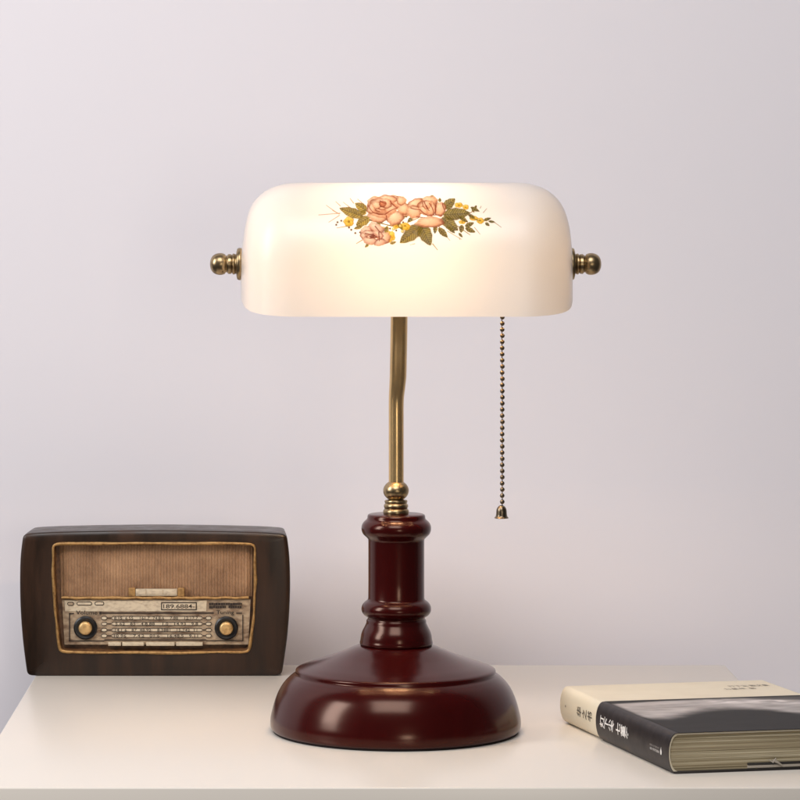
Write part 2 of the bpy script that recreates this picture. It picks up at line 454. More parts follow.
def leaf(x0, y0, x1, y1, wd, base=(0.27, 0.21, 0.03), light=(0.60, 0.48, 0.12), dark=(0.05, 0.038, 0.008)):
    L_ = math.hypot(x1-x0, y1-y0); ax_, ay_ = (x1-x0)/L_, (y1-y0)/L_
    t_ = ((UU-x0)*ax_+(VV-y0)*ay_)/L_; s_ = (-(UU-x0)*ay_+(VV-y0)*ax_)
    tc_ = np.clip(t_, 0, 1)
    hw = wd/2*np.sin(np.pi*tc_**0.8)**0.75 * (1+0.05*np.sin(tc_*23+x0))
    q = np.abs(s_)/np.maximum(hw, 0.05)
    aa = (1-sm(q, 0.85, 1.12))*(t_ > 0)*(t_ < 1)
    vein = 1-sm(np.abs(s_), 0.10, 0.45)
    sv = 0.5+0.5*np.sin((t_*L_ - np.abs(s_)*0.75)*2.6)
    c = np.asarray(base)*np.ones(UU.shape+(3,))
    k = (sm(sv, 0.4, 1.0)*0.55*(N1*0.8+0.3))[..., None]; c = c*(1-k)+np.asarray(light)*k
    k = (sm(1-sv, 0.7, 1.0)*0.30)[..., None]; c = c*(1-k)+np.asarray(dark)*k
    k = (vein*0.8)[..., None]; c = c*(1-k)+np.asarray(dark)*k
    k = (sm(q, 0.7, 1.0)*0.55)[..., None]; c = c*(1-k)+np.asarray(dark)*k
    c = c*np.where(s_ > 0, 0.78, 1.08)[..., None]*(0.75+0.5*N2)[..., None]
    c = c+np.array((0.05, 0.02, 0.0))*N1[..., None]
    comp(c, aa*(0.84+0.12*N1))
def line(x0, y0, x1, y1, wd=0.45, col=(0.45, 0.17, 0.08), al=0.75, bend=0.0):
    L_ = math.hypot(x1-x0, y1-y0)+1e-6; ax_, ay_ = (x1-x0)/L_, (y1-y0)/L_
    t_ = ((UU-x0)*ax_+(VV-y0)*ay_)/L_; s_ = (-(UU-x0)*ay_+(VV-y0)*ax_) - bend*4*np.clip(t_,0,1)*(1-np.clip(t_,0,1))
    ww = wd*(1-0.5*np.clip(t_, 0, 1))
    comp(col, (1-sm(np.abs(s_), ww*0.4, ww+0.25))*(t_ > -0.02)*(t_ < 1.02)*al)
def yellow(cx, cy, rx, ry):
    for k in range(5):
        a = k*1.257+cx
        petal(cx+rx*0.45*math.cos(a), cy+ry*0.45*math.sin(a), rx*0.55, ry*0.6, 0, (0.85, 0.55, 0.05), (0.98, 0.78, 0.20), (0.45, 0.25, 0.03), 0.15, 0.9)
    petal(cx, cy, rx*0.22, ry*0.22, 0, (0.35, 0.18, 0.03), (0.5, 0.3, 0.05), (0.2, 0.1, 0.02))
def q1(x, y): return 310+x/8, 185+y/8
def q2(x, y): return 400+x/8, 185+y/8
def PT(q, x, y, rx, ry, rot=0, **k): c = q(x, y); petal(c[0], c[1], rx/8, ry/8, rot, **k)
def LF(q, x0, y0, x1, y1, w_, **k): a = q(x0, y0); c = q(x1, y1); leaf(a[0], a[1], c[0], c[1], w_/8, **k)
def LN(q, x0, y0, x1, y1, **k): a = q(x0, y0); c = q(x1, y1); line(a[0], a[1], c[0], c[1], **k)
TW = (0.62, 0.30, 0.17)
for a in [(240,228,70,242),(205,218,130,165),(245,172,205,135),(235,245,150,300),(330,190,265,140),(420,150,380,115)]: LN(q1, *a, wd=0.42, col=TW, al=0.65)
for a in [(380,370,490,435),(360,400,400,445),(595,340,640,395),(665,225,695,190),(755,300,810,340),(470,420,480,440),(640,190,650,170),(120,470,80,480)]: LN(q2, *a, wd=0.42, col=(0.40,0.27,0.14), al=0.6)
LN(q1, 470,280,620,322, wd=0.9, col=(0.14,0.09,0.02), al=0.95)
LN(q1, 620,322,770,350, wd=0.7, col=(0.16,0.10,0.02), al=0.9)
LN(q2, 60,300,150,265, wd=0.6, col=(0.16,0.10,0.02), al=0.9)
GL = dict(base=(0.16,0.145,0.03), light=(0.46,0.41,0.13), dark=(0.03,0.027,0.008))
LF(q1, 425,255, 235,188, 80); LF(q1, 455,210, 360,148, 70); LF(q1, 475,262, 368,325, 78)
LF(q2, 350,190, 440,112, 78, **GL); LF(q2, 335,262, 465,365, 90, **GL); LF(q2, 345,240, 562,226, 98, **GL)
LF(q2, 178,322, -2,465, 112, **dict(GL, base=(0.17,0.14,0.02), light=(0.5,0.42,0.09))); LF(q2, 165,315, 245,485, 108, **GL)
LF(q2, 308,345, 380,420, 50, **GL); LF(q2, 285,318, 278,392, 36, **GL); LF(q2, 318,140, 318,106, 26, **GL)
for a in [(495,320,488,384,42),(520,332,592,303,38),(522,345,602,378,40),(565,180,636,214,30),(575,196,595,222,20),(600,186,612,166,20),(668,285,728,266,26),(708,292,760,298,20),(682,304,716,328,26)]: LF(q2, *a, **GL)
for a in [(310,295,42,40),(640,412,44,44),(690,330,26,22),(765,335,38,30)]: c = q1(*a[:2]); yellow(c[0], c[1], a[2]/8, a[3]/8)
for a in [(40,330,40,28),(470,163,34,20),(525,180,26,20),(590,268,36,18),(642,288,30,24),(497,298,28,16)]: c = q2(*a[:2]); yellow(c[0], c[1], a[2]/8, a[3]/8)
for x, y in [(220,300),(250,288),(312,342),(362,386),(400,380),(210,320),(330,360),(690,365),(640,350),(770,255),(745,300)]: PT(q1, x, y, 8, 8, base=(0.12,0.05,0.03), light=(0.2,0.08,0.05), edge=(0.05,0.02,0.02))
for a in [(560,300,520,345,34),(620,330,600,395,36),(700,300,745,365,34),(450,230,400,215,40),(640,470,690,455,26),(420,330,350,352,30),(470,470,440,500,24)]: LF(q1, *a)
for a in [(60,215,30,262,34),(100,262,60,300,34),(380,330,440,388,34),(270,90,230,112,28),(470,385,500,420,22),(470,250,545,300,34),(545,240,600,262,26)]: LF(q2, *a, **GL)
for a in [(540,240,600,200),(560,262,640,288),(460,330,560,400),(300,320,360,400),(260,470,300,520)]: LN(q2, *a, wd=0.5, col=(0.24,0.17,0.06), al=0.8)
for a in [(235,235,180,205),(300,330,215,345),(420,440,370,470),(350,150,320,110)]: LN(q1, *a, wd=0.5, col=(0.40,0.24,0.10), al=0.75)
for x, y in [(585,345),(655,320),(720,330),(668,352),(740,372)]: PT(q1, x, y, 13, 12, base=(0.75,0.55,0.12), light=(0.95,0.85,0.45), edge=(0.25,0.16,0.04))
# rose low left
PK = dict(base=(0.80,0.47,0.33), light=(0.97,0.82,0.69), edge=(0.27,0.06,0.04))
for a in [(455,365,52,34,-10),(440,410,42,30,15),(480,445,62,32,10),(595,425,52,48,0),(560,460,48,28,-15),(530,345,66,36,22),(480,390,60,26,8),(545,400,48,30,35),(495,412,46,20,-8)]: PT(q1, *a, **PK)
for a in [(440,390,520,405),(480,425,560,415),(550,380,555,450),(500,395,540,420),(520,330,560,380)]: LN(q1, *a, wd=0.75, col=(0.22,0.035,0.02), al=0.85)
PT(q1, 497, 412, 22, 9, base=(0.2,0.04,0.025), light=(0.3,0.06,0.03), edge=(0.1,0.02,0.01))
# rose big left
for a in [(690,135,72,50,20),(620,118,80,36,0),(515,140,66,44,-25),(770,205,46,50,0),(540,258,80,42,12),(680,262,72,62,0),(560,225,90,40,10),(580,172,112,66,6),(500,190,50,42,-30),(640,190,58,46,20),(560,180,52,44,0),(600,150,58,40,10),(535,165,38,30,0)]: PT(q1, *a)
PT(q1, 582, 155, 30, 26, base=(0.42,0.13,0.06), light=(0.72,0.30,0.16), edge=(0.14,0.02,0.012))
for a in [(470,170,500,215,.5),(500,220,600,240,.8),(600,240,690,190,-.8),(560,130,610,150,.6),(690,190,745,175,-.4),(520,200,560,215,.4),(610,245,625,300,.3),(640,130,690,180,.6),(545,190,600,200,.6)]: LN(q1, *a[:4], wd=0.7, col=(0.27,0.05,0.025), al=0.85, bend=a[4])
# rose right
RB = dict(base=(0.80, 0.45, 0.26), light=(0.97, 0.76, 0.56))
for a in [(30,195,48,46,0),(10,130,40,36,0),(235,128,70,36,0),(125,150,66,38,-18),(115,215,66,52,0),(322,195,46,58,10),(240,300,115,44,-2),(215,180,78,58,0),(190,205,44,34,30),(250,195,40,60,8),(215,160,40,36,0)]: PT(q2, *a, **RB)
for a in [(195,140,235,210,.6),(235,150,270,240,-1),(85,185,160,200,.5),(160,200,220,245,.5),(220,248,340,245,-.5),(290,150,285,240,.5),(130,255,200,262,.3),(210,165,225,190,.3),(340,150,355,200,.4)]: LN(q2, *a[:4], wd=0.72, col=(0.24,0.045,0.025), al=0.85, bend=a[4])
# pigment grain
IMG[..., :3] *= (0.88+0.24*N1)[..., None]
vs, fs = [], []
for j in range(H_+1):
    for i in range(W_+1):
        u, v = UU[j, i], VV[j, i]
        y = -60.0
        for _ in range(5):
            z = H-(v-V0)*(F+y)/F
            q = min(max((z-SHZ)/C_, 0.0), 0.9999)
            y = SY - B_*(1-q**PW)**(1/PW)
        x = (u-U0)*(F+y)/F
        ny = -(abs((y-SY)/B_)**(PW-1))/B_; nz = (q**(PW-1))/C_
        l_ = math.hypot(ny, nz); vs.append((x, y+0.5*ny/l_, z+0.5*nz/l_))
keep = IMG[..., 3] > 0.004
cols = IMG.reshape(-1, 4)
for j in range(H_):
    for i in range(W_):
        if keep[j,i] or keep[j+1,i] or keep[j,i+1] or keep[j+1,i+1]:
            a = j*(W_+1)+i; fs.append((a, a+1, a+W_+2, a+W_+1))
used = sorted({i for f in fs for i in f}); remap = {o: n for n, o in enumerate(used)}
b = MB(); b.add([vs[i] for i in used], [tuple(remap[i] for i in f) for f in fs])
dec = b.build('flower_decal', M['decal'], shade, angle=180, recalc=False)
ca = dec.data.color_attributes.new('paint', 'FLOAT_COLOR', 'POINT')
ca.data.foreach_set('color', cols[used].astype(np.float32).ravel())

# knobs on both ends, carrying rod, socket, bulb
kz = SHZ
kprof = [(0, -6), (15.4, -6), (16.0, -5.2), (16.0, -3.2), (15.2, -1.6), (12.2, -0.8), (10.0, -0.4), (9.6, 0.2), (10.3, 1.0), (10.4, 2.6), (9.2, 3.4), (9.0, 3.8), (9.8, 4.6), (9.9, 7.0), (8.9, 8.2), (8.2, 9.0), (8.6, 9.8)] + \
        smooth_profile([(9.6, 10.4), (10.7, 13.0), (10.8, 16.6), (9.9, 20.0), (8.0, 22.8), (5.0, 24.6), (2.0, 25.3)], 3) + [(0, 25.4)]
KL = (235.6-U0)*(F+SY)/F; KR = (575.6-U0)*(F+SY)/F
for x, sgn in ((KL, -1), (KR, 1)):
    b = MB(); b.lathe(kprof, (x, SY, kz), axis='X', sign=sgn, n=64); b.build('knob', M['brass'], lamp, angle=40)
b = MB(); b.tube([(KL+2, SY, kz), (KR-2, SY, kz)], 2.6, n=16); b.build('shade_rod', M['brass'], lamp)
b = MB(); b.lathe([(0, 0), (13, 0), (14, 2), (14, 34), (11, 38), (0, 38)], (SX+92, SY+14, kz+30), axis='X', sign=-1, n=40); b.build('socket', M['brass_dark'], lamp)
bp = smooth_profile([(6, 0), (6.5, 8), (8, 16), (8.2, 34), (8.2, 60), (8.2, 84), (7, 96), (4, 102)], 4)
b = MB(); b.lathe([(0, 0)] + bp + [(0, 104)], (SX+54, SY+14, kz+30), axis='X', sign=-1, n=40); b.build('bulb', M['bulb'], lamp)

# pull chain
CHX = (502.3-U0)*(F+SY)/F
def zc(v): return H-(v-V0)*(F+SY)/F
b = MB(); b.tube([(CHX-0.6, SY, zc(292)), (CHX, SY, zc(400)), (CHX, SY, zc(506))], 0.5, n=8)
chain = b.build('pull_chain', M['brass_dark'], lamp); sub(chain, lamp)
b = MB(); b.ball((0, 0, 0), 2.35, n=18)
me0 = None
v = 501.8
while v > 300:
    if me0 is None:
        bead = b.build('bead', M['brass_dark'], None); me0 = bead
    else:
        bead = me0.copy(); COL.objects.link(bead)
    bead.parent = chain
    o0 = parent_world(chain)
    bead.location = ((CHX + 0.15*random.uniform(-1,1))*K-o0[0], SY*K-o0[1], zc(v)*K-o0[2])
    v -= 6.15
# bell pendant
bell = [(0, zc(505.2))] + smooth_profile([(1.2, zc(505.2)), (3.4, zc(506.6)), (4.9, zc(509.4)), (5.3, zc(513)), (5.7, zc(516)), (7.2, zc(517.9))], 4)
bell += [(6.7, zc(518.3)), (4.9, zc(515.6)), (4.3, zc(511)), (2.5, zc(508.2)), (0, zc(507.6))]
b = MB(); b.lathe(bell, (CHX-0.8, SY, 0), n=40); b.ball((CHX+0.2, SY-2.6, zc(515.2)), 2.5, mi=1, n=18)
b.build('bell_pendant', [M['brass_dark'], M['brass']], lamp, angle=50)

# ---------------------------------------------------------------- radio
RY = 378.0; RK = (F+RY)/F
def R(u, v): return ((u-U0)*RK, H-(v-V0)*RK)
rz = R(0, 676.2)[1]
def RR(u, v): x, z = R(u, v); return (x, z-rz)
radio = thing('radio', ((155-U0)*RK, RY+40, 0), 'small dark brown vintage style radio with gold trim standing at the back left', 'radio')
def resample(pts, n):
    P_ = [Vector(p) for p in pts]; L_ = [0]
    for a, c in zip(P_, P_[1:]): L_.append(L_[-1]+(c-a).length)
    out = []
    for k in range(n):
        t_ = L_[-1]*k/n; i = max(j for j in range(len(L_)) if L_[j] <= t_+1e-9); i = min(i, len(P_)-2)
        out.append(P_[i].lerp(P_[i+1], (t_-L_[i])/max(L_[i+1]-L_[i], 1e-9)))
    return out
def curve(pts, n=8):
    return [tuple(p) for p in smooth_profile2(pts, n)]
def smooth_profile2(pts, n):
    out = []; m_ = len(pts)
    for i in range(m_-1):
        p0 = pts[max(i-1,0)]; p1 = pts[i]; p2 = pts[i+1]; p3 = pts[min(i+2,m_-1)]
        for k in range(n):
            t = k/n
            out.append(tuple(0.5*((2*p1[j]) + (-p0[j]+p2[j])*t + (2*p0[j]-5*p1[j]+4*p2[j]-p3[j])*t*t + (-p0[j]+3*p1[j]-3*p2[j]+p3[j])*t**3) for j in (0,1)))
    out.append(pts[-1]); return out
def outline(tl, tr, br, bl, top, right, bottom, left, n=64):
    o = []
    for seg in ([tl]+top+[tr], [tr]+right+[br], [br]+bottom+[bl], [bl]+left+[tl]):
        o += resample(curve(seg), n)
    return o
outer = outline(RR(23.2, 534.0), RR(286.8, 534.2), RR(281.8, 675.8), RR(27.2, 676.2),
                [RR(60, 532.0), RR(155, 530.6), RR(250, 532)], [RR(289.6, 560), RR(290.0, 595), RR(287.5, 635)],
                [RR(210, 676.4), RR(155, 676.6), RR(100, 676.4)], [RR(22.6, 640), RR(20.0, 600), RR(20.2, 560)])
def rounded(pts, it):        # relax the four corners of the outline into small arcs
    out = [p.copy() for p in pts]
    for _ in range(it):
        out = [out[i-1]*0.25+out[i]*0.5+out[(i+1) % len(out)]*0.25 for i in range(len(out))]
    return out
outer = rounded(outer, 3)
inner = outline(RR(53, 544.0), RR(254.8, 544.0), RR(248.6, 652.2), RR(60.2, 652.2),
                [RR(100, 543.2), RR(155, 543.4), RR(210, 543.2)], [RR(255.4, 570), RR(254.8, 600), RR(252.5, 630)],
                [RR(200, 652.8), RR(155, 653), RR(110, 652.8)], [RR(57, 630), RR(54.4, 600), RR(53, 570)])
inner = rounded(inner, 5)
cen = Vector(RR(155, 600))
def ring(pts, y, inset=0.0, keep=False):
    out = []; n = len(pts)
    for i, p in enumerate(pts):
        t_ = pts[(i+1) % n]-pts[i-1]; t_.normalize(); nn = Vector((t_.y, -t_.x))
        if nn.dot(cen-p) < 0: nn = -nn
        q = p+nn*inset
        if keep: q.y = p.y-0.25*inset*(p.y > 60)
        out.append((q.x, y, max(q.y, 0.0)))
    return out
n4 = len(outer)
rings = [ring(outer, RY+82, 5.5, keep=True), ring(outer, RY+80, 4, keep=True), ring(outer, RY+60, 2.4, keep=True), ring(outer, RY+24, 0.6, keep=True), ring(outer, RY+3, 0), ring(outer, RY+1.2, 0.35), ring(outer, RY+0.2, 1.4), ring(outer, RY-0.4, 5),
         [((a[0]+c[0])/2, RY-1.2, (a[2]+c[2])/2) for a, c in zip(ring(outer, 0, 6), ring(inner, 0, -1))],
         ring(inner, RY-0.8, -1), ring(inner, RY+1, 0), ring(inner, RY+14, 3.0)]
vs = [p for r_ in rings for p in r_]; fs = []
for j in range(len(rings)-1):
    for i in range(n4):
        i2 = (i+1) % n4; fs.append((j*n4+i, j*n4+i2, (j+1)*n4+i2, (j+1)*n4+i))
fs.append(tuple(reversed(range(n4))))
fs.append(tuple((len(rings)-1)*n4+i for i in range(n4)))
b = MB(); b.add(vs, fs)
for i in range((len(rings)-2)*n4, (len(rings)-1)*n4): b.m[i] = 1
b.build('case', [M['case'], M['recess']], radio, angle=40)
path = [(p[0], p[1], p[2]) for p in ring(inner, RY-1.2, 0.2)]
wob = [(x+0.25*math.sin(i*0.31), y, z+0.3*math.sin(i*0.23+1)) for i, (x, y, z) in enumerate(path)]
b = MB(); b.tube(wob, [1.65+0.28*math.sin(i*0.17)+0.15*math.sin(i*0.53)+random.uniform(-.05,.05) for i in range(n4)], n=12, closed=True); b.build('gold_trim', M['gold'], radio)
FY = RY + 7.0      # face of the recessed front
def rbox(b, u0, u1, v0, v1, yf_, th, mi=0):
    x0, z1 = RR(u0, v0); x1, z0 = RR(u1, v1); b.box(x0, x1, yf_, yf_+th, z0, z1, mi)
# recess liner
b = MB(); b.prism([RR(52, 542.5), RR(256, 542.5), RR(250, 654), RR(59, 654)], FY+5.5, FY+7); b.build('recess_liner', M['recess'], radio)
# grille, gently wavy
nx, nz = 120, 24
vs, fs = [], []
for j in range(nz+1):
    for i in range(nx+1):
        s_ = i/nx; t_ = j/nz
        l = 58.5 + 2.0*t_; r_ = 252.6 - 0.8*t_
        x, z = RR(l+(r_-l)*s_, 545.8+(597.5-545.8)*t_)
        edge = min(s_, 1-s_)*40; e = max(0, 1-edge)
        vs.append((x, FY+1.0+2.5*e+0.35*math.sin(i*1.6)*0.5+1.2*(t_-0.5)**2, z))
for j in range(nz):
    for i in range(nx): a = j*(nx+1)+i; fs.append((a, a+1, a+nx+2, a+nx+1))
b = MB(); b.add(vs, fs); b.build('grille', M['grille'], radio, angle=180)
# divider bar
x0, z0_ = RR(61, 598.6); x1, _ = RR(248.6, 598.6)
path = [(x0+(x1-x0)*i/40, FY-1.6, z0_+0.35*math.sin(i*1.3)+random.uniform(-.15,.15)) for i in range(41)]
b = MB(); b.tube(path, [1.7+random.uniform(-.2,.25) for _ in path], n=12); b.build('divider_bar', M['gold'], radio)
# name plate bar in the middle
b = MB()
rbox(b, 135.5, 177, 589.6, 596.4, FY-3.6, 4, 0)
for u in (135.6, 146.5, 163.5): rbox(b, u, u+(10.2 if u < 140 else 16.2 if u < 150 else 13.0), 590.4, 594.9, FY-4.4, 1, 0)
o = b.build('badge', [M['panel_light']], radio, bevel=0.35)
for u in (128.3, 177.4):
    b = MB(); rbox(b, u, u+7.0, 588.4, 597.0, FY-3.8, 5); b.build('badge_clamp', M['gold'], radio, bevel=0.9)
# dial panel
b = MB()
b.prism([RR(61.5, 600.6), RR(250.4, 600.6), RR(248.2, 645.6), RR(64.0, 645.6)], FY, FY+3, 0)
b.prism([RR(64, 601.4), RR(206.5, 601.4), RR(206, 612.2), RR(64.6, 612.2)], FY-0.5, FY+1, 1)
def plate(b, poly, y, mi): b.prism([RR(*p) for p in poly], y, y+1.0, mi)
def rect(u0, v0, u1, v1): return [(u0, v0), (u1, v0), (u1, v1), (u0, v1)]
def pill(b, u0, u1, vc, h, y, mi_o, mi_i):
    def sh(e): 
        r_ = h-e; out = []
        for k in range(9): a = -math.pi/2+math.pi*k/8; out.append((u1-h+r_*math.cos(a)*1.0, vc+r_*math.sin(a)))
        for k in range(9): a = math.pi/2+math.pi*k/8; out.append((u0+h+r_*math.cos(a)*1.0, vc+r_*math.sin(a)))
        return out
    plate(b, sh(0), y, mi_o); plate(b, sh(0.75), y-0.5, mi_i)
Y1 = FY-1.0
pill(b, 66.8, 73.6, 604.6, 1.9, Y1, 2, 0); pill(b, 76.2, 91.6, 604.4, 1.9, Y1, 2, 1); pill(b, 94.2, 103.8, 604.3, 1.9, Y1, 2, 1)
# framed number
plate(b, rect(160.8, 603.1, 196.6, 611.0), Y1, 2); plate(b, rect(161.9, 604.1, 195.5, 610.0), Y1-0.5, 1)
def rtext(body, u0, u1, v0, v1, y, mi, bold=0.012):
    X0, Z1 = RR(u0, v0); X1, Z0 = RR(u1, v1)
    b.text(body, lambda s_, t_: (X0+(X1-X0)*s_, y, Z0+(Z1-Z0)*t_), mi, bold)
rtext('189.6884-', 163.0, 194.6, 605.0, 609.2, Y1-0.6, 2)
# dark relief lettering, top right (too worn to read): two rows of broken strokes
for (vv0, vv1) in ((603.8, 606.0), (606.9, 609.0)):
    u = 208.8
    while u < 241.5:
        wd_ = random.uniform(0.9, 2.6); hh = random.uniform(-.25, .25)
        if not (224.5 < u < 226.8 and vv0 > 606): plate(b, rect(u, vv0+hh, min(u+wd_, 242.6), vv1+hh), Y1-random.uniform(0, .3), 2)
        u += wd_+random.uniform(0.12, 0.4)
rtext('Volume', 75.6, 97.0, 611.4, 615.4, Y1-0.2, 2); rtext('Tuning', 216.2, 234.0, 611.2, 616.2, Y1-0.2, 2)
# rules and brackets
for r_ in [rect(99.5, 613.3, 213.6, 614.5), rect(68.6, 614.0, 73.6, 615.0), rect(68.6, 614.0, 69.7, 642.2), rect(68.6, 641.4, 104, 642.2), rect(104, 640.4, 206, 641.3),
           rect(206, 641.2, 243.2, 642.0), rect(242.2, 616.0, 243.2, 642.0), rect(236, 613.6, 242, 614.4)]: plate(b, r_, Y1+0.1, 2)
plate(b, [(99.0, 612.6), (100.8, 612.6), (101.6, 613.9), (100.8, 615.2), (99.0, 615.2)], Y1-0.1, 2)
# four scale rows
nums = ['8.15  6.55    161.7  74.8.6    7.88    12.17.7', '5.62   85   4.8.88    1.0   14.93   9.8 ', '14.1 6   87  48.92    8.3881   15.742  11', '  10 96    7.4.2   01.6    16.48.5   9.11 ']
for vc, tx in zip((618.9, 624.7, 630.9, 636.7), nums):
    def hexa(u0, u1, e, q=1.6): return [(u0+q+e*0.5, vc-1.9+e), (u1-q-e*0.5, vc-1.9+e), (u1-e, vc), (u1-q-e*0.5, vc+1.9-e), (u0+q+e*0.5, vc+1.9-e), (u0+e, vc)]
    plate(b, hexa(100.4, 107.2, 0), Y1, 2); plate(b, hexa(100.4, 107.2, 0.65), Y1-0.5, 1)
    plate(b, rect(106.8, vc-0.4, 111.0, vc+0.4), Y1+0.1, 2)
    plate(b, hexa(110.4, 203.2, 0, 2.4), Y1, 2); plate(b, hexa(110.4, 203.2, 0.65, 2.4), Y1-0.5, 1)
    plate(b, rect(202.8, vc-0.4, 205.6, vc+0.4), Y1+0.1, 2)
    plate(b, hexa(205.0, 211.8, 0), Y1, 2); plate(b, hexa(205.0, 211.8, 0.65), Y1-0.5, 1)
    rtext(tx, 113.5+random.uniform(0, 2), 199+random.uniform(-2, 1), vc-1.25, vc+1.25, Y1-0.62, 2)
panel = b.build('dial_panel', [M['panel'], M['panel_light'], M['ink']], radio, recalc=True)
sub(panel, radio)
# keys under the scale
for u0, u1 in ((108.0, 120.8), (122.0, 143.8), (146.0, 174.4), (176.0, 202.6)):
    b = MB(); rbox(b, u0, u1, 642.9+random.uniform(-.2,.2), 646.6, FY-3.4, 4); b.build('push_key', M['panel_light'], radio, bevel=0.5)
# knobs
for u, v in ((85.2, 628.6), (226.3, 628.8)):
    x, z = RR(u, v)
    b = MB(); b.lathe([(0, 0), (12.6, 0), (13.3, 1.4), (13.2, 3.4), (11.6, 4.6), (9.8, 4.2), (8.2, 3.4), (0, 3.2)], (x, FY, z), axis='Y', n=48)
    kn = b.build('knob', M['black'], radio); sub(kn, radio)
    b = MB(); b.lathe([(0, 2.6), (7.4, 2.6), (7.6, 5.6)] + smooth_profile([(7.3, 6.8), (6.4, 7.8), (4.0, 8.6), (1.5, 8.9)], 3) + [(0, 9.0)], (x, FY, z), axis='Y', n=40)
    b.build('knob_cap', M['gold_knob'], kn)

# ---------------------------------------------------------------- book
BA = Vector((257.0, 50.4)); BN = Vector((333.5, -244.0)); BW = Vector((math.cos(math.radians(11.5)), math.sin(math.radians(11.5))))
TH = 37.6; WD = 213.0; LN_ = (BN-BA).length
NS_ = (BN-BA).normalized()
book = thing('book', (*(BA+(BN-BA)*0.5+BW*WD*0.5), 0), 'thick cream hardcover book with a black picture band, lying on the right of the table', 'book')
def BP(t_, w_, z): p = BA+(BN-BA)*t_+BW*w_; return (p.x, p.y, z)
def spine_x(z): q = (z-TH/2)/(TH/2); return -4.6*math.sqrt(max(0, 1-abs(q)**2.6))+2.6
def shell(t0, t1, off, th, nt=2, back=True, wmax=WD, sag=True):
    """a C-shaped cover: front board, rounded spine, back board; off = outward offset, th = thickness"""
    def prof(o):
        pts = []
        nw = 14
        for k in range(nw+1): pts.append((wmax-(wmax-6)*k/nw, TH+o))
        for k in range(1, 16):
            a = math.pi/2*1.0 + math.pi*k/16
            z = TH/2+(TH/2+o)*math.sin(a)
            zz = max(min(z, TH), 0)
            sx = 2.6-5.6*abs(math.cos(a))**0.8-o
            pts.append((sx+3.4*(1-abs(math.cos(a))**0.8), z))
        for k in range(nw+1): pts.append((6+(wmax-6)*k/nw, 0-o))
        return pts
    A, B = prof(off), prof(off-th)
    loop = A + list(reversed(B)); n = len(loop)
    b = MB(); vs = []; fs = []
    for k in range(nt+1):
        t_ = t0+(t1-t0)*k/nt
        vs += [BP(t_, w_, z+TH0) for w_, z in loop]
    for k in range(nt):
        for i in range(n):
            j = (i+1) % n; fs.append((k*n+i, k*n+j, (k+1)*n+j, (k+1)*n+i))
    m_ = len(A)
    for base in (0, nt*n):
        for i in range(m_-1): fs.append((base+i, base+i+1, base+n-2-i, base+n-1-i))
    b.add(vs, fs); return b, A
TH0 = 0.0
TH0 = 0.7; TH = 36.6
b, prA = shell(0.0, 0.997, 0.0, 1.5)
# writing on the cream spine and cover
def spine_pt(t_, z, lift):
    a_ = math.asin(max(-1, min(1, (z-TH/2)/(TH/2+lift)))); c_ = math.cos(a_)
    w_ = 2.6-5.6*abs(c_)**0.8-lift+3.4*(1-abs(c_)**0.8)
    return BP(t_, w_, z+TH0)
def spine_text(b, body, t0, t1, zlo, zhi, lift, mi, upright=False):
    # glyph tops point towards the head of the book (small t); characters stacked along the spine
    if upright: b.text(body, lambda s_, q: spine_pt(t0+(t1-t0)*s_, zlo+(zhi-zlo)*q, lift), mi)
    else: b.text(body, lambda s_, q: spine_pt(t1-(t1-t0)*q, zlo+(zhi-zlo)*s_, lift), mi, 0.018)
for i, ch in enumerate('华之书'): spine_text(b, ch, 0.168+i*0.052, 0.168+i*0.052+0.043, 14.5, 24.5, 0.25, 1)
spine_text(b, '◆', 0.052, 0.062, 17.5, 20.5, 0.25, 1)
def top_text(b, body, t0, t1, w0, w1, mi, lift=0.3): b.text(body, lambda s_, q: BP(t1-(t1-t0)*q, w0+(w1-w0)*s_, TH+TH0+lift), mi)
top_text(b, '灯下尘 散文集', 0.10, 0.135, 162, 205, 1); top_text(b, '七堇年 著', 0.16, 0.19, 150, 184, 1)
b.build('cover', [M['cream'], M['soft_ink']], book, angle=40)

# black band with a cloudy photograph printed on it; colour painted per vertex
def band():
    t0, t1 = 0.354, 1.0
    b, A = shell(t0, t1, 0.45, 0.4, nt=110)
    return b
b = band()
o = b.build('paper_band', M['band'], book, angle=40)
sub(o, book)
